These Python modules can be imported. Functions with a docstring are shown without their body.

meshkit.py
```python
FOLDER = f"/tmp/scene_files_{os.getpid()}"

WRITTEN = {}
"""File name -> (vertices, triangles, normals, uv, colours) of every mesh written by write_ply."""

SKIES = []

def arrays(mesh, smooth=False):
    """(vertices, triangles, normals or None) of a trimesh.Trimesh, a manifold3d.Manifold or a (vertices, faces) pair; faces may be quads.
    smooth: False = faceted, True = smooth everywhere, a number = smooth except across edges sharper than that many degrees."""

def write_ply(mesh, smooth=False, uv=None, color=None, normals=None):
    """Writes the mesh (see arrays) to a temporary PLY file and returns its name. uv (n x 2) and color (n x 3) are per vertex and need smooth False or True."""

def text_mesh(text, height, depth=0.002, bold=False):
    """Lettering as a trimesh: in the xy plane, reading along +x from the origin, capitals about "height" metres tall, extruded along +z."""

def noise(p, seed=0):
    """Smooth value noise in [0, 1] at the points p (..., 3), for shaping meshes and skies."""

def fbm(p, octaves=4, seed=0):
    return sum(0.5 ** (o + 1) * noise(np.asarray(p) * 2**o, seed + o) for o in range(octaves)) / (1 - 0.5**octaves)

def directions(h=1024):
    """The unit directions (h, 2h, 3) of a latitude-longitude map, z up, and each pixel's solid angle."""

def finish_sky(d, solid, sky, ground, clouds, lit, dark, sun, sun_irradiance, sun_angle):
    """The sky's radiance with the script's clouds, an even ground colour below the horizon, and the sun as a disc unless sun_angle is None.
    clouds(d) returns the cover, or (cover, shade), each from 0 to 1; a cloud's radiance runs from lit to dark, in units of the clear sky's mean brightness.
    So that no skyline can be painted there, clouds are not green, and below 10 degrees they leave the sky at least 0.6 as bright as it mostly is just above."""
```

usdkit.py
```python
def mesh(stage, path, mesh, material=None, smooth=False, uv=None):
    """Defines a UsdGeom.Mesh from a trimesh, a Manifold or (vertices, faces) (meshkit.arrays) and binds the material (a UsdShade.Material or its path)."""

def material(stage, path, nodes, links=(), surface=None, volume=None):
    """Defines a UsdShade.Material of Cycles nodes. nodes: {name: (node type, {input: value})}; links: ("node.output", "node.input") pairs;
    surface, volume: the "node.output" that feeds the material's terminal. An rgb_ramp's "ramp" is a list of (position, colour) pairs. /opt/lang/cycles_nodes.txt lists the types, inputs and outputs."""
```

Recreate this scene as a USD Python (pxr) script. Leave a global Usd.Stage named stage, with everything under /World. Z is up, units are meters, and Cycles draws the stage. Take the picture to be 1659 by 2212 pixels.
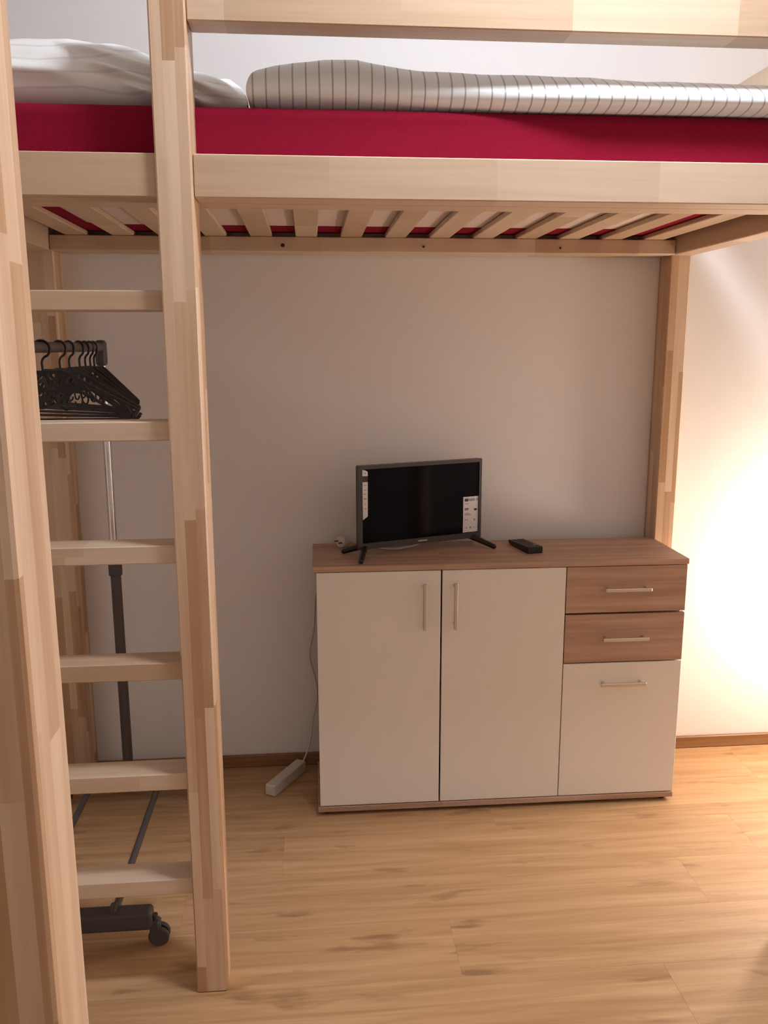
import math, random
import numpy as np, trimesh, manifold3d, shapely
from shapely.geometry import Polygon, LineString, Point, box as sbox
from shapely.ops import unary_union
import usdkit
from meshkit import noise, fbm
from pxr import Usd, UsdGeom, UsdLux, Gf, Sdf

random.seed(7); RNG = np.random.default_rng(7)
stage = Usd.Stage.CreateInMemory()
UsdGeom.SetStageUpAxis(stage, UsdGeom.Tokens.z); UsdGeom.SetStageMetersPerUnit(stage, 1.0)
UsdGeom.Xform.Define(stage, '/World'); UsdGeom.Scope.Define(stage, '/World/Looks')

# ------------------------------------------------------------------ camera, exposure
F_PX, PITCH, ROLL, YAW = 1821.28, 0.1937, -0.0024, 0.0870
EYE = np.array([0.0132, -2.5717, 1.3426])
EXPOSURE = 0.25
def cam_dir(a, b):                       # a right, b down, in units of the focal length
    c, s = math.cos(ROLL), math.sin(ROLL); a, b = c*a + s*b, -s*a + c*b
    d = np.array([a, 1.0, -b])
    c, s = math.cos(PITCH), math.sin(PITCH); d = np.array([d[0], c*d[1] + s*d[2], -s*d[1] + c*d[2]])
    c, s = math.cos(YAW), math.sin(YAW); return np.array([c*d[0] + s*d[1], -s*d[0] + c*d[1], d[2]])
fw = cam_dir(0, 0); rt = cam_dir(1, 0) - fw; up = cam_dir(0, -1) - fw
cam = UsdGeom.Camera.Define(stage, '/World/camera')
cam.CreateProjectionAttr('perspective')
cam.CreateHorizontalApertureAttr(24.0); cam.CreateVerticalApertureAttr(32.0)
cam.CreateFocalLengthAttr(24.0 * F_PX / 1659.0); cam.CreateClippingRangeAttr(Gf.Vec2f(0.05, 50)); cam.CreateFStopAttr(0.0)
cam.CreateExposureAttr(EXPOSURE)
M = Gf.Matrix4d(*rt, 0, *up, 0, *(-fw), 0, *EYE, 1)
cam.AddTransformOp().Set(M)

# ------------------------------------------------------------------ the lamps the room has
CEIL_POS, CEIL_STRENGTH, CEIL_COL = (0.52, -1.37, 2.60), 109.0, (0.96, 1.0, 1.08)
GLOBE_POS, GLOBE_STRENGTH, GLOBE_COL = (1.74, -0.27, 0.60), 78.0, (1.0, 0.82, 0.66)

# ------------------------------------------------------------------ helpers
used, mats = {}, {}
def numbered(path):
    n = used.get(path, 0); used[path] = n + 1
    return path if n == 0 else f'{path}_{n:03d}'
def keys(p, label=None, cat=None, group=None, kind=None):
    for k, v in (('label', label), ('category', cat), ('group', group), ('kind', kind)):
        if v: p.SetCustomDataByKey(k, v)
    return p
class T:                                   # a thing: prim plus its world matrix
    def __init__(s, prim, mat): s.prim, s.mat, s.path = prim, mat, str(prim.GetPath())
def thing(name, label=None, cat=None, loc=(0, 0, 0), rotz=0.0, group=None, kind=None):
    x = UsdGeom.Xform.Define(stage, numbered('/World/' + name))
    x.AddTranslateOp().Set(Gf.Vec3d(*loc)); x.AddRotateZOp().Set(math.degrees(rotz))
    keys(x.GetPrim(), label, cat, group, kind)
    m = trimesh.transformations.rotation_matrix(rotz, [0, 0, 1]); m[:3, 3] = loc
    return T(x.GetPrim(), m)
def tm(m):
    if hasattr(m, 'to_mesh'):
        q = m.to_mesh(); return trimesh.Trimesh(q.vert_properties[:, :3], q.tri_verts, process=True)
    return m
def obj(name, mesh, mat, parent=None, smooth=False, local=False, **k):
    """one Mesh prim. mesh is in world coordinates unless local (then in the parent's)."""
    mesh = tm(mesh).copy()
    if parent is not None and not local: mesh.apply_transform(np.linalg.inv(parent.mat))
    path = numbered((parent.path if parent else '/World') + '/' + name)
    g = usdkit.mesh(stage, path, mesh, mat, smooth=smooth)
    keys(g.GetPrim(), **k)
    return T(g.GetPrim(), parent.mat if parent else np.eye(4))
def cbox(x0, x1, y0, y1, z0, z1, b=0.002):
    c, h = np.array([(x0+x1)/2, (y0+y1)/2, (z0+z1)/2]), np.array([abs(x1-x0)/2, abs(y1-y0)/2, abs(z1-z0)/2])
    b = min(b, *(h*0.49)); pts = []
    for s in np.ndindex(2, 2, 2):
        s = np.array(s)*2 - 1
        for k in range(3):
            q = h - b; q = q.copy(); q[k] = h[k]; pts.append(c + s*q)
    return trimesh.convex.convex_hull(np.array(pts))
def rbox(x0, x1, y0, y1, z0, z1, r, seg=3):
    s = trimesh.creation.icosphere(subdivisions=seg-1, radius=r).vertices
    pts = [s + np.array([x, y, z]) for x in (x0+r, x1-r) for y in (y0+r, y1-r) for z in (z0+r, z1-r)]
    return trimesh.convex.convex_hull(np.vstack(pts))
def tube(pts, r, sides=12, smooth_n=0):
    p = np.array(pts, float)
    if smooth_n:
        from scipy.interpolate import CubicSpline
        t = np.r_[0, np.cumsum(np.linalg.norm(np.diff(p, axis=0), axis=1))]
        p = CubicSpline(t, p)(np.linspace(0, t[-1], smooth_n))
    d = np.gradient(p, axis=0); d /= np.linalg.norm(d, axis=1, keepdims=True)
    a = np.cross(d[0], [0.31, 0.17, 0.93]); a /= np.linalg.norm(a); V = []
    r = np.broadcast_to(r, (len(p),))
    for i in range(len(p)):
        a = a - d[i]*np.dot(a, d[i]); a /= np.linalg.norm(a); b = np.cross(d[i], a)
        ang = np.arange(sides)*2*np.pi/sides
        V.append(p[i] + r[i]*(np.cos(ang)[:, None]*a + np.sin(ang)[:, None]*b))
    V = np.vstack(V + [p[:1], p[-1:]]); n, F = len(p), []
    for i in range(n-1):
        for j in range(sides):
            q = [i*sides+j, i*sides+(j+1) % sides, (i+1)*sides+(j+1) % sides, (i+1)*sides+j]
            F += [[q[0], q[1], q[2]], [q[0], q[2], q[3]]]
    for j in range(sides):
        F += [[n*sides, (j+1) % sides, j], [n*sides+1, (n-1)*sides+j, (n-1)*sides+(j+1) % sides]]
    return trimesh.Trimesh(V, F, process=False)
def cyl(a, b, r, sides=24, bev=0.001):
    a, b = np.array(a, float), np.array(b, float); d = (b-a)/np.linalg.norm(b-a)
    return tube([a, a+d*bev*0.01, a+d*bev, b-d*bev, b-d*bev*0.01, b], [r-bev, r-bev, r, r, r-bev, r-bev], sides)
def lathe(profile, at, sides=40):
    m = trimesh.creation.revolve(np.array(profile), sections=sides); m.apply_translation(at); return m
def cat(*ms): return trimesh.util.concatenate([tm(m) for m in ms])
def extrude_xz(poly, y0, y1):              # polygon in x, z pushed along y
    parts = []
    for g in getattr(poly, 'geoms', [poly]):
        m = trimesh.creation.extrude_polygon(g, y1-y0, engine='earcut')
        v = m.vertices.copy(); m = trimesh.Trimesh(np.stack([v[:, 0], y1 - v[:, 2], v[:, 1]], 1), m.faces, process=False)
        parts.append(m)
    return cat(*parts)

# ------------------------------------------------------------------ materials
L = '/World/Looks/'
def plain(name, col, rough=0.5, metal=0.0, bump=0.0, bscale=200, var=0.0, vscale=8.0, spec=0.5, **kw):
    n = {'p': ('principled_bsdf', dict(base_color=col, roughness=rough, metallic=metal, specular_ior_level=spec, **kw)), 'g': ('geometry', {})}
    l = []
    if var:
        n['nv'] = ('noise_texture', dict(scale=vscale, detail=4.0)); n['r'] = ('rgb_ramp', {'ramp': [(0.25, tuple(c*(1-var) for c in col)), (0.75, tuple(min(1, c*(1+var)) for c in col))]})
        l += [('g.position', 'nv.vector'), ('nv.fac', 'r.fac'), ('r.color', 'p.base_color')]
    if bump:
        n['nb'] = ('noise_texture', dict(scale=bscale, detail=3.0)); n['b'] = ('bump', dict(strength=bump, distance=0.002))
        l += [('g.position', 'nb.vector'), ('nb.fac', 'b.height'), ('b.normal', 'p.normal')]
    return usdkit.material(stage, L+name, n, l, surface='p.BSDF')
def wood(name, axis, c_lo, c_hi, lam=(0.2, 0.2), length=0.32, off=(0.0, 0.0), grain=0.25, tone=1.0, rough=0.42, gs=55.0, ls=2.2, shift=0.0):
    """laminated wood: staves of length along axis, lam wide in the other two directions, each of its own tone, with fine grain."""
    ax = 'xyz'.index(axis); o1, o2 = [k for k in range(3) if k != ax]
    n = {'g': ('geometry', {}), 's': ('separate_xyz', {}), 'p': ('principled_bsdf', dict(roughness=rough, specular_ior_level=0.35))}
    l = [('g.position', 's.vector')]
    def mth(key, op, a, v2=None, v3=None, b=None):
        d = dict(math_type=op)
        if v2 is not None: d['value2'] = v2
        if v3 is not None: d['value3'] = v3
        n[key] = ('math', d); l.append((a, key+'.value1'))
        if b: l.append((b, key+'.value2'))
    xs = 'xyz'
    mth('a1', 'multiply_add', f's.{xs[o1]}', 1/lam[0], off[0]); mth('a2', 'floor', 'a1.value')
    mth('b1', 'multiply_add', f's.{xs[o2]}', 1/lam[1], off[1]); mth('b2', 'floor', 'b1.value')
    n['c'] = ('combine_xyz', {}); l += [('a2.value', 'c.x'), ('b2.value', 'c.y')]
    n['w1'] = ('white_noise_texture', dict(dimensions='3D')); l.append(('c.vector', 'w1.vector'))
    mth('l1', 'multiply_add', f's.{xs[ax]}', 1/length, shift); n['l2'] = ('math', dict(math_type='multiply_add', value2=7.0)); l += [('w1.value', 'l2.value1'), ('l1.value', 'l2.value3')]
    mth('l3', 'floor', 'l2.value')
    n['c2'] = ('combine_xyz', {}); l += [('a2.value', 'c2.x'), ('b2.value', 'c2.y'), ('l3.value', 'c2.z')]
    n['w2'] = ('white_noise_texture', dict(dimensions='3D')); l.append(('c2.vector', 'w2.vector'))
    sc = [gs, gs, gs]; sc[ax] = ls
    n['m'] = ('mapping', dict(scale=tuple(sc))); l.append(('g.position', 'm.vector'))
    n['va'] = ('vector_math', dict(math_type='multiply_add', vector2=(13.0, 13.0, 13.0))); l += [('w2.color', 'va.vector1'), ('m.vector', 'va.vector3')]
    n['ng'] = ('noise_texture', dict(scale=1.0, detail=3.0, roughness=0.6, distortion=0.4)); l.append(('va.vector', 'ng.vector'))
    n['mx'] = ('math', dict(math_type='multiply', value2=tone)); l.append(('w2.value', 'mx.value1'))
    n['mg'] = ('map_range', dict(from_min=0.3, from_max=0.7, to_min=-grain, to_max=grain, clamp=True)); l.append(('ng.fac', 'mg.value'))
    n['ad'] = ('math', dict(math_type='add', use_clamp=True)); l += [('mx.value', 'ad.value1'), ('mg.result', 'ad.value2')]
    n['r'] = ('rgb_ramp', {'ramp': [(0.0, c_lo), (1.0, c_hi)]}); l += [('ad.value', 'r.fac'), ('r.color', 'p.base_color')]
    return usdkit.material(stage, L+name, n, l, surface='p.BSDF')

W_LO, W_HI = (0.52, 0.36, 0.235), (0.72, 0.56, 0.415)
wood_x = wood('timber_lengthwise', 'x', W_LO, W_HI, lam=(0.5, 0.15), length=0.305, off=(0.0, 0.667), grain=0.2, tone=0.9, shift=0.384)
wood_y = wood('timber_crosswise', 'y', W_LO, W_HI, lam=(0.126, 0.5), length=0.6, off=(0.39, 0.0), grain=0.16, tone=0.8)
wood_z = wood('timber_upright', 'z', (0.47, 0.275, 0.145), (0.79, 0.60, 0.43), lam=(0.0211, 0.0295), length=0.40, off=(0.72, 0.47), grain=0.2, tone=0.95)
oak = wood('sideboard_oak', 'x', (0.42, 0.265, 0.19), (0.66, 0.465, 0.35), lam=(1.0, 1.0), length=9.0, grain=0.42, tone=0.5, rough=0.5, gs=38.0, ls=1.6)
white_melamine = plain('white_melamine', (0.88, 0.84, 0.78), 0.38)
wall_paint = plain('wall_paint', (0.875, 0.85, 0.84), 0.85)
ceil_paint = plain('ceiling_paint', (0.89, 0.88, 0.87), 0.9)
nickel = plain('brushed_nickel', (0.64, 0.61, 0.57), 0.38, metal=1.0)
chrome = plain('chrome', (0.75, 0.73, 0.72), 0.16, metal=1.0)
grey_tube = plain('grey_painted_steel', (0.085, 0.07, 0.068), 0.45)
grey_plastic = plain('grey_plastic', (0.075, 0.065, 0.07), 0.5)
black_plastic = plain('black_plastic', (0.012, 0.008, 0.008), 0.4)
tv_black = plain('television_black', (0.022, 0.019, 0.02), 0.35)
tv_bezel = plain('television_bezel', (0.055, 0.05, 0.052), 0.3)
screen_mat = plain('screen_glass', (0.003, 0.0033, 0.0048), 0.09, spec=0.10)
sticker_white = plain('sticker_paper', (0.72, 0.71, 0.73), 0.5)
print_dark = plain('print_dark', (0.03, 0.03, 0.035), 0.5)
print_grey = plain('print_grey', (0.33, 0.32, 0.34), 0.5)
print_pink = plain('print_pink', (0.42, 0.26, 0.27), 0.5)
logo_mat = plain('badge_metal', (0.6, 0.56, 0.5), 0.3, metal=0.8)
white_plastic = plain('white_plastic', (0.70, 0.64, 0.58), 0.4)
pin_metal = plain('pin_metal', (0.12, 0.09, 0.07), 0.4, metal=0.6)
button_mat = plain('button_rubber', (0.05, 0.045, 0.045), 0.6)
button_light = plain('button_light', (0.30, 0.28, 0.27), 0.6)
hole_dark = plain('bolt_cap_dark', (0.03, 0.014, 0.009), 0.6)
mattress_cloth = plain('mattress_ticking', (0.72, 0.60, 0.55), 0.9, bump=0.2, bscale=400)
sheet_red = plain('red_jersey', (0.235, 0.006, 0.026), 0.95, bump=0.35, bscale=26, var=0.10, vscale=240, spec=0.12)
floor_n = {
    'g': ('geometry', {}), 'oi': ('object_info', {}),
    'm': ('mapping', dict(scale=(1.8, 34.0, 1.0))), 'cr': ('combine_xyz', {}), 'mu': ('math', dict(math_type='multiply', value2=37.0)),
    'va': ('vector_math', dict(math_type='add')),
    'n1': ('noise_texture', dict(scale=1.0, detail=4.0, roughness=0.62, distortion=0.5)),
    'm2': ('mapping', dict(scale=(4.8, 22.0, 1.0))), 'va2': ('vector_math', dict(math_type='add')),
    'n2': ('noise_texture', dict(scale=1.0, detail=3.0, roughness=0.5, distortion=0.3)),
    'k': ('rgb_ramp', {'ramp': [(0.0, (0, 0, 0)), (0.60, (0, 0, 0)), (0.72, (1, 1, 1)), (1.0, (1, 1, 1))]}),
    'r': ('rgb_ramp', {'ramp': [(0.25, (0.40, 0.220, 0.098)), (0.5, (0.53, 0.320, 0.160)), (0.75, (0.64, 0.415, 0.225))]}),
    'mr': ('map_range', dict(from_min=0.0, from_max=1.0, to_min=-0.03, to_max=0.03)), 'ad': ('math', dict(math_type='add')),
    'mk': ('mix', dict(color2=(0.21, 0.105, 0.045))), 'kf': ('math', dict(math_type='multiply', value2=0.65)),
    'p': ('principled_bsdf', dict(roughness=0.46, specular_ior_level=0.4))}
floor_l = [('oi.random', 'mu.value1'), ('mu.value', 'cr.x'), ('mu.value', 'cr.z'), ('g.position', 'm.vector'), ('m.vector', 'va.vector1'), ('cr.vector', 'va.vector2'), ('va.vector', 'n1.vector'),
           ('g.position', 'm2.vector'), ('m2.vector', 'va2.vector1'), ('cr.vector', 'va2.vector2'), ('va2.vector', 'n2.vector'), ('n2.fac', 'k.fac'),
           ('oi.random', 'mr.value'), ('mr.result', 'ad.value1'), ('n1.fac', 'ad.value2'), ('ad.value', 'r.fac'), ('k.color', 'kf.value1'), ('kf.value', 'mk.fac'), ('r.color', 'mk.color1'), ('mk.color', 'p.base_color')]
laminate = usdkit.material(stage, L+'oak_laminate', floor_n, floor_l, surface='p.BSDF')
joint_dark = plain('joint_dark', (0.06, 0.03, 0.015), 0.8)
skirting_mat = wood('skirting_oak', 'x', (0.27, 0.135, 0.055), (0.40, 0.225, 0.105), lam=(1, 1), length=9.0, grain=0.35, tone=0.6)
def stripes(name, col, line, period, width, axis='x', rough=0.42, wob=0.004, amount=1.0, phase=0.0, **kw):
    n = {'g': ('geometry', {}), 's': ('separate_xyz', {}), 'nz': ('noise_texture', dict(scale=7.0, detail=1.0)),
         'wb': ('math', dict(math_type='multiply_add', value2=wob)), 'pp': ('math', dict(math_type='multiply_add', value2=1/period, value3=phase)), 'fr': ('math', dict(math_type='fraction')),
         'lt': ('math', dict(math_type='less_than', value2=width/period)), 'am': ('math', dict(math_type='multiply', value2=amount)),
         'mx': ('mix', dict(color1=col, color2=line)), 'p': ('principled_bsdf', dict(roughness=rough, **kw)),
         'nb': ('noise_texture', dict(scale=22.0, detail=3.0)), 'b': ('bump', dict(strength=0.25, distance=0.006))}
    l = [('g.position', 's.vector'), ('g.position', 'nz.vector'), ('nz.fac', 'wb.value1'), (f's.{axis}', 'wb.value3'), ('wb.value', 'pp.value1'), ('pp.value', 'fr.value1'), ('fr.value', 'lt.value1'), ('lt.value', 'am.value1'),
         ('am.value', 'mx.fac'), ('mx.color', 'p.base_color'), ('g.position', 'nb.vector'), ('nb.fac', 'b.height'), ('b.normal', 'p.normal')]
    return usdkit.material(stage, L+name, n, l, surface='p.BSDF')
duvet_mat = stripes('striped_satin', (0.84, 0.86, 0.87), (0.42, 0.42, 0.43), 0.0243, 0.0030, phase=0.25)
pillow_mat = stripes('faint_striped_cotton', (0.90, 0.91, 0.91), (0.66, 0.66, 0.65), 0.026, 0.004, axis='z', amount=0.55, wob=0.03, rough=0.6)
def glow(name, col, strength):
    return usdkit.material(stage, L+name, {'e': ('emission', dict(color=col, strength=strength))}, [], surface='e.emission')

# ------------------------------------------------------------------ the room
X0, X1, Y0, ZC = -1.50, 2.45, -4.0, 2.635
def struct(name, mesh, mat): return obj(name, mesh, mat, kind='structure')
struct('wall_back', cbox(X0-0.1, X1+0.1, 0.0, 0.12, -0.05, ZC+0.05, 0.001), wall_paint)
struct('wall_left', cbox(X0-0.12, X0, Y0-0.1, 0.0, -0.05, ZC+0.05, 0.001), wall_paint)
struct('wall_right', cbox(X1, X1+0.12, Y0-0.1, 0.0, -0.05, ZC+0.05, 0.001), wall_paint)
struct('wall_front', cbox(X0, X1, Y0-0.12, Y0, -0.05, ZC+0.05, 0.001), wall_paint)
struct('ceiling', cbox(X0, X1, Y0, 0.0, ZC, ZC+0.1, 0.001), ceil_paint)
fl = thing('floor', kind='structure')
obj('subfloor', cbox(X0, X1, Y0, 0, -0.05, -0.008, 0.0005), joint_dark, fl)
edges = [0.0] + [-0.04 - 0.19*k for k in range(0, 21)] + [Y0]
PL = 1.285
for i in range(len(edges)-1):
    y1, y0 = edges[i], edges[i+1]
    if y1 - y0 < 0.004: continue
    x = X0 - [0.3, 0.95, 0.55, 1.15, 0.1, 0.75][i % 6]
    while x < X1:
        a, b = max(x, X0), min(x + PL, X1)
        if b - a > 0.02:
            obj('plank', cbox(a+0.00012, b-0.0001, y0+0.0001, y1-0.0001, -0.008, 0.0, 0.00015), laminate, fl)
        x += PL
for nm, bx in dict(back=(X0+0.0, X1, -0.012, 0.0), left=(X0, X0+0.012, Y0, -0.0125), right=(X1-0.012, X1, Y0, -0.0125)).items():
    struct('baseboard_'+nm, cbox(bx[0], bx[1], bx[2], bx[3], 0.0, 0.0417, 0.003), skirting_mat)

# ------------------------------------------------------------------ loft bed
PX0, PX1, PD = 1.0778, 1.1396, 0.083          # back right post
LX1 = -0.684; LX0 = LX1 - 0.096         # back left post
SX0, SX1, SY, SD = -0.2474, -0.1842, -0.9874, 0.0883
RB, RT, RY, RTH = 1.6026, 1.6764, -0.9749, 0.0577
GB, GT = 1.8894, 1.980
bed = thing('loft_bed', 'tall solid wood loft bed with slatted base and built-in ladder against the wall', 'bed', loc=(0.2, -0.5, 0))
for (a, b, c, d, top) in ((PX0, PX1, -PD, -0.001, GT), (LX0, LX1, -PD, -0.001, GT), (PX0, PX1, SY, SY+SD, GT)):
    obj('post', cbox(a, b, c, d, 0, top, 0.003), wood_z, bed)
for (a, b) in ((SX0, SX1), (LX0, LX1)):
    obj('ladder_stile', cbox(a, b, SY, SY+SD, 0, GT+0.02, 0.003), wood_z, bed)
for k in range(6):
    zt = 0.2565 + 0.23745*k
    obj('rung', cbox(LX1, SX0, -0.966, -0.901, zt-0.036, zt, 0.002), wood_x, bed)
for (a, b) in ((SX1, PX0), (LX1, SX0)):
    obj('front_rail', cbox(a+0.0006, b, RY, RY+RTH, RB, RT, 0.002), wood_x, bed)
obj('back_rail', cbox(LX1, PX0, -0.062, -0.004, RB+0.002, RT, 0.002), wood_x, bed)
for (a, b) in ((PX0, PX1), (LX0, LX1)):
    obj('side_rail', cbox(a, b, SY+SD, -PD, RB, RT, 0.002), wood_y, bed)
obj('slat_ledge', cbox(LX1, PX0, RY+RTH-0.0005, -0.853, RB, 1.643, 0.002), wood_x, bed)
obj('slat_ledge', cbox(LX1+0.001, PX0-0.001, -0.115, -0.0625, RB, 1.643, 0.002), wood_x, bed)
for k in range(14):
    xc = -0.611 + 0.1247*k
    obj('slat', cbox(xc-0.030, xc+0.030, -0.916, -0.064, 1.6432, 1.6555, 0.002), wood_y, bed)
obj('guard_rail', cbox(SX1+0.0006, PX0, -0.9765, -0.917, GB, GT, 0.002), wood_x, bed)
for (a, b) in ((PX0, PX1), (LX0, LX1)):
    obj('end_guard_rail', cbox(a, b, SY+SD, -PD, GB, 1.975, 0.002), wood_y, bed)
for (x, z) in ((-0.0529, 1.6195), (0.3412, 1.6185), (0.735, 1.618)):
    obj('bolt_cap', cyl((x, -0.1142, z), (x, -0.1165, z), 0.0052 if x < 0 else 0.003, 16, 0.0004), hole_dark, bed, label='small dark bolt hole cap')

# near post
obj('wooden_post', cbox(-0.279, -0.216, -1.915, -1.825, 0, 2.15, 0.003), wood_z, label='tall bare timber post in the left foreground, nearest the camera, in front of the ladder', cat='post')

# ------------------------------------------------------------------ mattress, sheet, bedding
MX0, MX1, MY0, MY1, MZ0, MZ1 = -0.680, 1.074, -0.911, -0.064, 1.6560, 1.7735
obj('mattress', rbox(MX0+0.004, MX1-0.004, MY0+0.004, MY1-0.004, MZ0+0.0008, MZ1-0.004, 0.018), mattress_cloth, smooth=40, label='pale mattress on the loft bed slats, its underside seen between them', cat='mattress')
def man(m): m = tm(m); return manifold3d.Manifold(manifold3d.Mesh(np.asarray(m.vertices, np.float32), np.asarray(m.faces, np.uint32)))
outer = man(rbox(MX0, MX1, MY0, MY1, MZ0, MZ1, 0.020, 4)); inner = man(rbox(MX0+0.0035, MX1-0.0035, MY0+0.0035, MY1-0.0035, MZ0+0.0004, MZ1-0.0035, 0.0175))
hole_poly = sbox(-0.50, -0.80, 0.900, -0.27).buffer(0.045)
hole = trimesh.creation.extrude_polygon(hole_poly, 0.02, engine='earcut'); hole.apply_translation((0, 0, MZ0-0.01))
obj('fitted_sheet', outer - inner - man(hole), sheet_red, smooth=40, label='crimson fitted sheet stretched over the loft bed mattress', cat='sheet')

def cushion(x0, x1, y0, y1, zb, topf, nx=150, ny=110, edge=0.055, seed=0, wr=0.006, edge_x=None, warp=None):
    """closed soft body: a top height field over a flat underside, rounded at its rim."""
    u, v = np.linspace(0, 1, nx), np.linspace(0, 1, ny)
    u = 0.5 - 0.5*np.cos(np.pi*u); v = 0.5 - 0.5*np.cos(np.pi*v)
    U, V = np.meshgrid(u, v, indexing='ij'); X, Y = x0 + (x1-x0)*U, y0 + (y1-y0)*V
    ex = edge_x or edge
    e = np.minimum.reduce([(X-x0)/ex, (x1-X)/ex, (Y-y0)/edge, (y1-Y)/edge])
    e = np.clip(e, 0, 1); rim = np.sqrt(np.clip(1-(1-e)**2, 0, 1))
    H = topf(X, Y)
    wrk = wr*(fbm(np.stack([X*9, Y*9, 0*X+seed], -1), 3, seed) - 0.5)*2*rim
    mid = zb + 0.42*H*1.0
    top = mid + (H*0.58)*rim + wrk; bot = np.maximum(mid - (0.42*H)*rim, zb)
    vt, vb = np.stack([X, Y, top], -1).reshape(-1, 3), np.stack([X, Y, bot], -1).reshape(-1, 3)
    if warp: vt, vb = warp(vt), warp(vb)
    ii = np.arange(nx*ny).reshape(nx, ny); q = np.stack([ii[:-1, :-1], ii[1:, :-1], ii[1:, 1:], ii[:-1, 1:]], -1).reshape(-1, 4)
    ft = np.vstack([q[:, [0, 1, 2]], q[:, [0, 2, 3]]]); fb = ft[:, ::-1] + nx*ny
    m = trimesh.Trimesh(np.vstack([vt, vb]), np.vstack([ft, fb]), process=False); m.merge_vertices(digits_vertex=7); m.update_faces(m.nondegenerate_faces())
    return m
def pil_warp(v):
    v = v.copy(); x, y, z = v.T; w = np.clip((-0.70 - y)/0.15, 0, 1)
    for (xa, za, xb, zb_, a, s) in ((-0.44, 1.893, -0.15, 1.812, 0.026, 0.010), (-0.40, 1.862, -0.17, 1.788, 0.022, 0.009), (-0.33, 1.822, -0.20, 1.776, 0.020, 0.008), (-0.62, 1.845, -0.42, 1.835, 0.012, 0.012)):
        t = np.clip((x-xa)/(xb-xa), 0, 1); zl = za + t*(zb_-za); on = np.clip((x-xa)/0.06, 0, 1)*np.clip((xb+0.03-x)/0.05, 0, 1)
        v[:, 1] -= w*on*a*np.exp(-((z-zl)/s)**2)
    v[:, 1] += 0.035*np.clip((x+0.20)/0.10, 0, 1)*w
    return v
def duv_warp(v):
    v = v.copy(); x, y, z = v.T; w = np.clip((-0.55 - y)/0.30, 0, 1)
    v[:, 1] -= w*np.interp(x, [-0.1, 0.10, 0.30, 0.55, 1.1], [-0.012, 0.0, 0.026, 0.062, 0.066])*(1 - 0.85*np.clip((z-MZ1-0.006)/0.056, 0, 1))
    return v
def pil_top(X, Y):
    base = np.interp(X, [-0.68, -0.60, -0.50, -0.42, -0.36, -0.27, -0.19, -0.13, -0.10], [0.10, 0.130, 0.136, 0.140, 0.133, 0.100, 0.069, 0.062, 0.046])
    yy = np.clip((Y + 0.60)/0.31, 0, 1); base = base*(1 - 0.35*yy**2)
    # two diagonal folds running down to the right corner
    for (c, s, a, w) in ((-0.02, -0.75, 0.016, 0.022), (-0.10, -0.62, 0.013, 0.020), (0.06, -0.9, 0.012, 0.02)):
        d = (Y + 0.72 - c) - s*(X + 0.30); base = base + a*np.exp(-(d/w)**2)*np.clip((X+0.52)/0.2, 0, 1)
    return base
obj('pillow', cushion(-0.672, -0.0935, -0.868, -0.26, MZ1+0.0005, pil_top, edge=0.075, edge_x=0.03, seed=3, wr=0.010, ny=150, warp=pil_warp), pillow_mat, smooth=True, label='crumpled white pillow with faint stripes at the ladder end of the bed', cat='pillow')
def duv_top(X, Y):
    h = np.interp(X, [-0.10, -0.085, -0.037, 0.055, 0.11, 0.175, 0.24, 0.43, 0.62, 0.91, 1.07], [0.062, 0.074, 0.086, 0.097, 0.0985, 0.088, 0.081, 0.075, 0.071, 0.069, 0.067])
    return h*np.clip(1 - 0.25*np.clip((Y+0.55)/0.35, 0, 1)**2, 0.4, 1)
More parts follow.
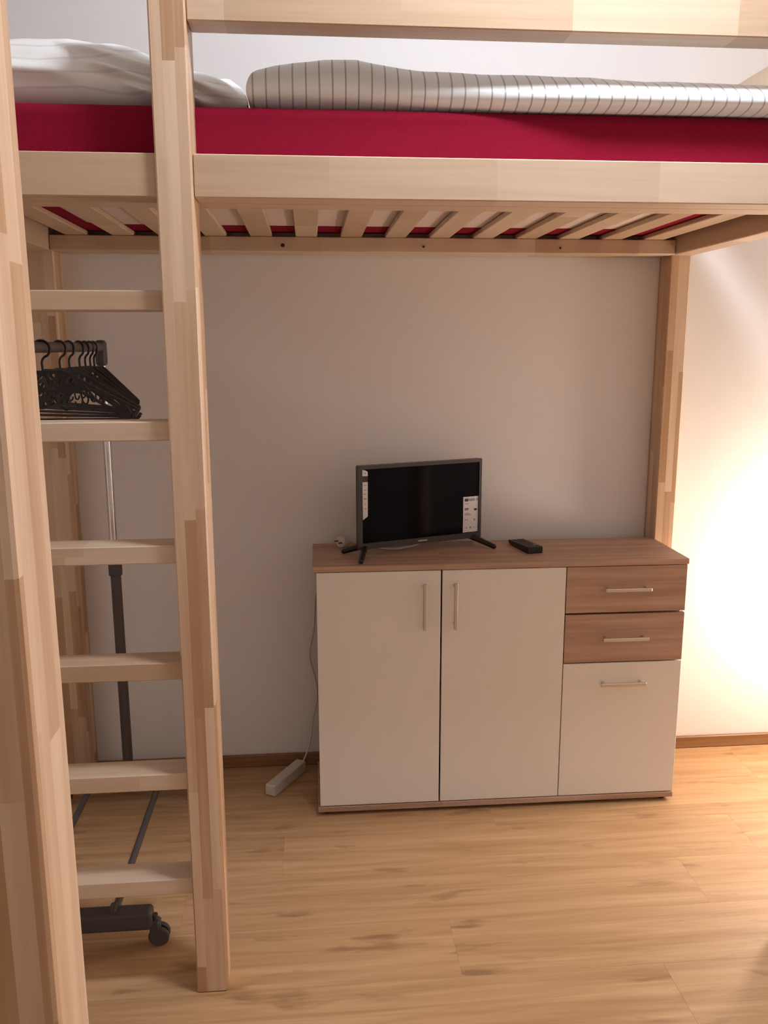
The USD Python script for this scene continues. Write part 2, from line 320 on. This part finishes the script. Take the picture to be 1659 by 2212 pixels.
obj('duvet', cushion(-0.092, 1.066, -0.905, -0.20, MZ1+0.0005, duv_top, nx=260, edge=0.062, edge_x=0.035, seed=9, wr=0.0035, warp=duv_warp), duvet_mat, smooth=True, label='folded grey and white pinstriped duvet lying along the red mattress', cat='duvet')

# ------------------------------------------------------------------ sideboard
H, W, DD = 0.7497, 1.068, 0.280
sb = thing('sideboard', 'low sideboard with white doors and brown oak drawers under the loft bed', 'sideboard', loc=(0.0122, -0.3242, 0), rotz=-0.0072)
def sp(n, *a, m=oak, parent=sb, b=0.0012, **k): return obj(n, cbox(*a, b), m, parent, local=True, **k)
sp('top_panel', 0, W, 0, DD, H-0.016, H)
sp('base_panel', 0.003, W-0.003, 0.0, DD, 0.012, 0.028)
sp('side_panel', 0.009, 0.025, 0.021, DD-0.002, 0.028, H-0.016); sp('side_panel', W-0.025, W-0.009, 0.021, DD-0.002, 0.028, H-0.016)
sp('back_panel', 0.025, W-0.025, DD-0.008, DD-0.003, 0.028, H-0.016)
sp('divider', 0.705, 0.721, 0.021, DD-0.009, 0.028, H-0.016)
for (x, y) in ((0.03, 0.03), (W-0.03, 0.03), (0.03, DD-0.03), (W-0.03, DD-0.03)):
    obj('foot', cyl((x, y, 0), (x, y, 0.0125), 0.015), black_plastic, sb, local=True)
def handle(parent, p, q):                     # a bar on two little pillars
    p, q = np.array(p), np.array(q); d = (q-p)/np.linalg.norm(q-p); lo, hi = np.minimum(p, q), np.maximum(p, q)
    o = 0.0052*(1-np.abs(d)); o[1] = 0.004
    bar = cbox(lo[0]-o[0], hi[0]+o[0], lo[1]-o[1], hi[1]+o[1], lo[2]-o[2], hi[2]+o[2], 0.0018)
    st = [cyl(c, c + np.array([0, 0.024, 0]), 0.004, 12) for c in (p + d*0.012, q - d*0.012)]
    obj('handle', cat(bar, *st), nickel, parent, smooth=35, local=True, label='slim brushed metal bar handle')
ZT, HY = 0.7315, -0.0195
for (a, b, z0, z1, hp, hq) in ((0.0095, 0.3560, 0.0300, ZT, (0.309, HY, 0.699), (0.309, HY, 0.565)), (0.3605, 0.7125, 0.0300, ZT, (0.396, HY, 0.699), (0.396, HY, 0.565)), (0.7150, 1.0655, 0.0300, 0.4430, (0.820, HY, 0.384), (0.955, HY, 0.384))):
    d_ = sp('door', a, b, 0.003, 0.019, z0, z1, m=white_melamine); handle(d_, hp, hq)
for (z0, z1, hz) in ((0.5955, ZT, 0.667), (0.4465, 0.5900, 0.5205)):
    d_ = sp('drawer', 0.7150, 1.0655, 0.003, 0.019, z0, z1); handle(d_, (0.820, HY, hz), (0.955, HY, hz))

# ------------------------------------------------------------------ television
tv = thing('television', 'small black flat television on splayed feet, stickers still on its screen', 'television', loc=(0.144, -0.238, H), rotz=0.334)
TW, TH, TZ = 0.3987, 0.2405, 0.0253
obj('casing', cat(cbox(0.001, TW-0.001, 0.004, 0.022, TZ+0.001, TZ+TH-0.001, 0.003), cbox(0.05, TW-0.05, 0.02, 0.045, TZ+0.012, TZ+TH-0.07, 0.008)), tv_black, tv, local=True)
fr = sbox(0, TZ, TW, TZ+TH).buffer(-0.002).buffer(0.002) - sbox(0.0115, TZ+0.017, TW-0.0085, TZ+TH-0.0105)
obj('bezel', extrude_xz(fr, -0.004, 0.005), tv_bezel, tv, local=True)
obj('screen', cbox(0.011, TW-0.008, -0.0008, 0.0042, TZ+0.0165, TZ+TH-0.010, 0.0003), screen_mat, tv, local=True)
obj('badge', cbox(0.187, 0.217, -0.0047, -0.0038, TZ+0.0065, TZ+0.0105, 0.0002), logo_mat, tv, local=True, label='tiny bright maker badge on the lower bezel')
def leg(hub, tip, r0=0.0095, r1=0.0072):
    a = trimesh.creation.icosphere(2, r0); a.apply_translation(hub); b = trimesh.creation.icosphere(2, r1); b.apply_translation(tip)
    return trimesh.convex.convex_hull(np.vstack([a.vertices, b.vertices]))
for hx, tx in ((0.022, -0.019), (TW-0.030, TW+0.012)):
    for ty in (-0.062, 0.068):
        obj('stand_foot', leg((hx, 0.010 + (0.012 if ty > 0 else -0.004), TZ+0.004), (tx, ty, 0.0074)), black_plastic, tv, smooth=40, local=True)
s1 = Polygon([(0.0125, TZ+TH-0.0115), (0.0195, TZ+TH-0.0130), (0.0270, TZ+TH-0.0165), (0.0290, TZ+TH-0.020), (0.0285, TZ+TH-0.146), (0.0135, TZ+TH-0.156)])
st1 = obj('sticker', extrude_xz(s1, -0.0013, -0.0008), sticker_white, tv, local=True, label='narrow white feature sticker on the left screen edge')
obj('black_band', cbox(0.0130, 0.0288, -0.0016, -0.0010, TZ+TH-0.047, TZ+TH-0.030, 0.0001), print_dark, st1, local=True)
for (x, z, w_, h_) in ((0.017, 0.021, 0.007, 0.0022), (0.016, 0.055, 0.009, 0.002), (0.018, 0.068, 0.006, 0.003), (0.016, 0.080, 0.008, 0.003), (0.017, 0.093, 0.008, 0.004), (0.018, 0.108, 0.005, 0.002), (0.019, 0.122, 0.005, 0.003)):
    obj('print', cbox(x, x+w_, -0.0015, -0.0010, TZ+TH-z-h_, TZ+TH-z, 0.0001), print_grey, st1, local=True)
SX, SZ = 0.338, TZ+0.0185
st2 = obj('sticker', cbox(SX, SX+0.0515, -0.0013, -0.0008, SZ, SZ+0.1085, 0.0001), sticker_white, tv, local=True, label='white energy label sticker on the lower right of the screen')
for (x, z, w_, h_, m_) in ((0.005, 0.0945, 0.012, 0.0085, print_dark), (0.018, 0.0950, 0.022, 0.0075, print_grey), (0.044, 0.0945, 0.006, 0.008, print_grey), (0.005, 0.0865, 0.014, 0.002, print_grey),
                           (0.005, 0.0715, 0.014, 0.0025, print_dark), (0.005, 0.0675, 0.013, 0.0025, print_dark), (0.037, 0.0655, 0.010, 0.006, print_dark), (0.005, 0.0565, 0.017, 0.0022, print_pink), (0.005, 0.0520, 0.022, 0.0026, print_pink),
                           (0.006, 0.0360, 0.004, 0.004, print_grey), (0.013, 0.0360, 0.004, 0.004, print_grey), (0.036, 0.0340, 0.006, 0.006, print_grey), (0.010, 0.0120, 0.004, 0.004, print_grey), (0.023, 0.0110, 0.006, 0.006, print_grey), (0.036, 0.0125, 0.004, 0.004, print_grey)):
    obj('print', cbox(SX+x, SX+x+w_, -0.0015, -0.0010, SZ+z, SZ+z+h_, 0.0001), m_, st2, local=True)

# ------------------------------------------------------------------ remote control
rc = thing('remote_control', 'black remote control lying on the sideboard right of the television', 'remote control', loc=(0.6458, -0.166, H), rotz=0.208)
prof = Polygon([(-0.067, 0.0005), (0.052, 0.0005), (0.067, 0.007), (0.067, 0.0125), (0.062, 0.0150), (-0.063, 0.0200), (-0.067, 0.0175)]).buffer(-0.001).buffer(0.001)
bm = trimesh.creation.extrude_polygon(prof, 0.046, engine='earcut'); v = bm.vertices.copy(); bm = trimesh.Trimesh(np.stack([v[:, 2]-0.023, v[:, 0], v[:, 1]], 1), bm.faces, process=False)
obj('body', bm, black_plastic, rc, local=True, smooth=30)
for r_ in range(7):
    for c_ in range(3):
        y = -0.050 + r_*0.0155; z = 0.0200 - (y+0.063)/0.125*0.005
        hot = (r_ == 1 and c_ == 2)
        obj('button', cbox(-0.0165+c_*0.0125, -0.0085+c_*0.0125, y-0.0045, y+0.0045, z-0.0015, z+0.0012, 0.0006), button_light if hot else button_mat, rc, local=True)

# ------------------------------------------------------------------ plug and its cord, power strip
pc = thing('mains_plug', 'white mains plug with its cord lying behind the left end of the television', 'plug', loc=(0.099, -0.105, H))
def w2(m): return m
ax = np.array([-0.62, -0.68, 0.12]); ax /= np.linalg.norm(ax); c0 = np.array([0.099, -0.105, H+0.0185])
obj('plug_body', cat(cyl(c0-ax*0.014, c0+ax*0.006, 0.0175, 28, 0.003), tube([c0-ax*0.012, c0-ax*0.024, c0-ax*0.034], [0.012, 0.009, 0.005], 16)), white_plastic, pc, smooth=40)
pv = np.cross(ax, [0.35, 0, 1.0]); pv /= np.linalg.norm(pv)
for s in (-1, 1):
    obj('pin', cyl(c0+ax*0.005+pv*s*0.0078, c0+ax*0.020+pv*s*0.0078, 0.0024, 12, 0.0005), pin_metal, pc)
obj('cord', tube([c0-ax*0.032, (0.150, -0.070, H+0.006), (0.195, -0.110, H+0.004), (0.245, -0.150, H+0.0035), (0.300, -0.125, H+0.0035), (0.345, -0.075, H+0.006), (0.36, -0.0650, H+0.02), (0.36, -0.085, H+0.07)], 0.0032, 10, 60), white_plastic, pc, smooth=60)
ps = thing('power_strip', 'white power strip on the floor beside the left end of the sideboard', 'power strip', loc=(-0.082, -0.118, 0), rotz=math.atan2(0.152, 0.092))
obj('body', rbox(-0.091, 0.089, -0.0175, 0.0175, 0.0, 0.036, 0.004), white_plastic, ps, smooth=40, local=True)
obj('end_cap', cbox(-0.0925, -0.086, -0.0165, 0.0165, 0.002, 0.0345, 0.003), white_plastic, ps, local=True)
obj('cord', tube([(-0.034, -0.046, 0.026), (-0.026, -0.045, 0.040), (-0.0125, -0.042, 0.075), (-0.004, -0.035, 0.110), (0.002, -0.030, 0.156), (0.0095, -0.028, 0.195), (0.019, -0.026, 0.260), (0.0095, -0.026, 0.322), (-0.0028, -0.026, 0.386), (0.0055, -0.026, 0.440), (0.0127, -0.026, 0.483), (0.0175, -0.026, 0.555), (0.030, -0.025, 0.640), (0.05, -0.025, 0.72)], 0.0030, 10, 110), white_plastic, ps, smooth=60)

# ------------------------------------------------------------------ clothes rack
RX, RYF, RYN = -0.547, -0.190, -0.822
rk = thing('clothes_rack', 'grey and chrome rolling clothes rack standing behind the ladder', 'clothes rack', loc=(RX, -0.5, 0))
for y in (RYF, RYN):
    obj('foot_bar', rbox(RX-0.19, RX+0.182, y-0.021, y+0.021, 0.045, 0.091, 0.010), grey_plastic, rk, smooth=35)
    for sx in (-1, 1):
        xw = RX + sx*0.186
        c_ = obj('caster', cat(cbox(xw-0.012, xw+0.012, y-0.014, y+0.014, 0.028, 0.062, 0.005), cyl((xw, y, 0.05), (xw, y, 0.075), 0.007, 12)), grey_plastic, rk)
        obj('wheel', cat(cyl((xw+0.008*sx, y-0.0145, 0.0235), (xw+0.008*sx, y-0.004, 0.0235), 0.0235, 28, 0.003), cyl((xw+0.008*sx, y+0.004, 0.0235), (xw+0.008*sx, y+0.0145, 0.0235), 0.0235, 28, 0.003)), grey_plastic, c_, smooth=35)
for x in (-0.452, -0.648):
    obj('base_tube', cyl((x, RYN+0.01, 0.078), (x, RYF-0.01, 0.078), 0.0085, 16), grey_tube, rk, smooth=40)
    for y in (RYN, RYF):
        obj('tube_clip', cbox(x-0.008, x+0.008, y-0.016, y+0.016, 0.088, 0.101, 0.004), grey_plastic, rk)
for y in (RYF, RYN):
    obj('lower_pole', cyl((RX, y, 0.085), (RX, y, 0.715), 0.0145, 24), grey_tube, rk, smooth=40)
    obj('collar', cyl((RX, y, 0.705), (RX, y, 0.745), 0.0188, 24, 0.002), grey_plastic, rk, smooth=40)
    obj('upper_pole', cyl((RX, y, 0.74), (RX, y, 1.305), 0.0112, 24), chrome, rk, smooth=40, label='chrome upper pole')
    obj('elbow', rbox(RX-0.0145, RX+0.0145, y-0.0165, y+0.0165, 1.292, 1.362, 0.011), grey_plastic, rk, smooth=40)
RZ = 1.343
obj('hanging_rail', cyl((RX, RYN+0.01, RZ), (RX, RYF-0.01, RZ), 0.0115, 24), grey_tube, rk, smooth=40)

# ------------------------------------------------------------------ hangers
def hanger_body():
    bar = lambda p, w: LineString(p).buffer(w, cap_style=2, join_style=1)
    half = unary_union([bar([(0, -0.004), (0.040, -0.004), (0.055, -0.011), (0.186, -0.080)], 0.0034), bar([(0, -0.043), (0.078, -0.046), (0.160, -0.095)], 0.0030),
        bar([(0.044, -0.005), (0.036, -0.046)], 0.0045), bar([(0.0, -0.006), (0.034, -0.044)], 0.0026), bar([(0.036, -0.006), (0.0, -0.044)], 0.0026), bar([(0.074, -0.023), (0.070, -0.044)], 0.0030),
        bar([(0.080, -0.026), (0.106, -0.062)], 0.0022), bar([(0.128, -0.050), (0.120, -0.071)], 0.0026), Point(0.163, -0.090).buffer(0.0150), bar([(0.180, -0.076), (0.196, -0.086)], 0.0030),
        bar([(0.150, -0.106), (0.188, -0.107), (0.198, -0.096)], 0.0026), bar([(0.176, -0.092), (0.188, -0.094)], 0.0022)])
    half = half - sbox(-0.1, -0.2, 0, 0.1)
    both = unary_union([half, shapely.affinity.scale(half, -1, 1, origin=(0, 0))]).buffer(0)
    return extrude_xz(both, -0.0028, 0.0028)
import shapely.affinity
hook_pts = [(0, 0, -0.004), (0, 0, 0.012), (0.001, 0, 0.020), (0.0075, 0, 0.028)]
for k in range(0, 17):
    a = math.radians(-52 + k*15.2); hook_pts.append((0.0005+0.0178*math.cos(a), 0, 0.0440+0.0178*math.sin(a)))
hook_pts.append((-0.0125, 0, 0.043))
hang_groups = 'black plastic hangers on the clothes rack rail'
ORD = ['nearest the camera, leftmost on the rail', 'second from the left on the rail', 'third from the left on the rail', 'middle one of the seven on the rail', 'third from the right on the rail', 'second from the right on the rail', 'farthest from the camera, beside the rack upright']
def solve_phi(y0, u_t):                     # turn about the hook so the arms gather, as in a bunch pushed together
    best = (9, 0)
    for ph in np.radians(np.arange(-5, 60, 0.5)):
        p = np.array([RX+0.197*math.cos(ph), y0-0.197*math.sin(ph), 1.20]); d = p - EYE
        x, y, z = d@rt, d@up, d@fw; u = 829.5 + F_PX*x/z
        if abs(u-u_t) < best[0]: best = (abs(u-u_t), ph)
    return best[1]
first = None
for i, (y0, phi) in enumerate(zip((-0.712, -0.589, -0.500, -0.4155, -0.368, -0.305, -0.272), np.radians([1, 20, 30, 37, 40, 44, 46]))):
    loc = (RX+0.002*math.sin(i*2.1)-0.0005, y0, RZ+0.0115+0.0026-0.0618)
    lab = 'black plastic clothes hanger ' + ORD[i]
    if first is None:
        first = h = thing('clothes_hanger', lab, 'clothes hanger', loc, -phi, group=hang_groups)
        obj('shoulder_frame', hanger_body(), black_plastic, h, local=True)
        obj('hook', tube(hook_pts, 0.0026, 10, 70), black_plastic, h, smooth=60, local=True)
        obj('trouser_bar', cyl((-0.178, 0, -0.1045), (0.178, 0, -0.1045), 0.0030, 10, 0.0005), black_plastic, h, local=True)
        for sx in (-1, 1):
            obj('strap_hook', tube([(sx*0.040, 0, -0.046), (sx*0.049, 0, -0.056), (sx*0.052, 0, -0.070), (sx*0.046, 0, -0.083), (sx*0.037, 0, -0.081), (sx*0.034, 0, -0.073)], 0.0020, 8, 24), black_plastic, h, smooth=60, local=True)
    else:
        h = thing('clothes_hanger', lab, 'clothes hanger', loc, -phi, group=hang_groups)
        h.prim.GetReferences().AddInternalReference(first.prim.GetPath())
        keys(h.prim, lab, 'clothes hanger', hang_groups)
        h.prim.SetInstanceable(True)

# ------------------------------------------------------------------ lamps
cl = thing('ceiling_lamp', 'round domed ceiling lamp in front of the loft bed', 'ceiling lamp', loc=CEIL_POS)
x, y, z = CEIL_POS
obj('ceiling_plate', lathe([(0, ZC-z-0.030), (0.135, ZC-z-0.030), (0.135, ZC-z-0.0005), (0, ZC-z-0.0005)], (x, y, z)), white_plastic, cl, smooth=35)
dome = [(0.125*math.sin(t), -0.078*math.cos(t)) for t in np.linspace(0, math.pi/2, 14)] + [(0.125, ZC-z-0.0302), (0, ZC-z-0.0302)]
obj('diffuser', lathe(dome, (x, y, z)), glow('ceiling_lamp_light', CEIL_COL, CEIL_STRENGTH), cl, smooth=40)
x, y, z = GLOBE_POS
gl = thing('floor_lamp', 'floor lamp with a glowing globe by the wall right of the sideboard', 'floor lamp', loc=(x, y, 0))
obj('lamp_foot', lathe([(0, 0), (0.11, 0), (0.11, 0.012), (0.10, 0.018), (0.015, 0.022), (0, 0.022)], (x, y, 0)), nickel, gl, smooth=35)
obj('stem', cyl((x, y, 0.02), (x, y, z-0.095), 0.009, 16), nickel, gl, smooth=40)
obj('holder', lathe([(0, 0), (0.03, 0), (0.035, 0.02), (0.03, 0.03), (0, 0.03)], (x, y, z-0.118)), nickel, gl, smooth=35)
gs_ = trimesh.creation.icosphere(3, 0.09); gs_.apply_translation((x, y, z))
obj('globe', gs_, glow('globe_light', GLOBE_COL, GLOBE_STRENGTH), gl, smooth=True)
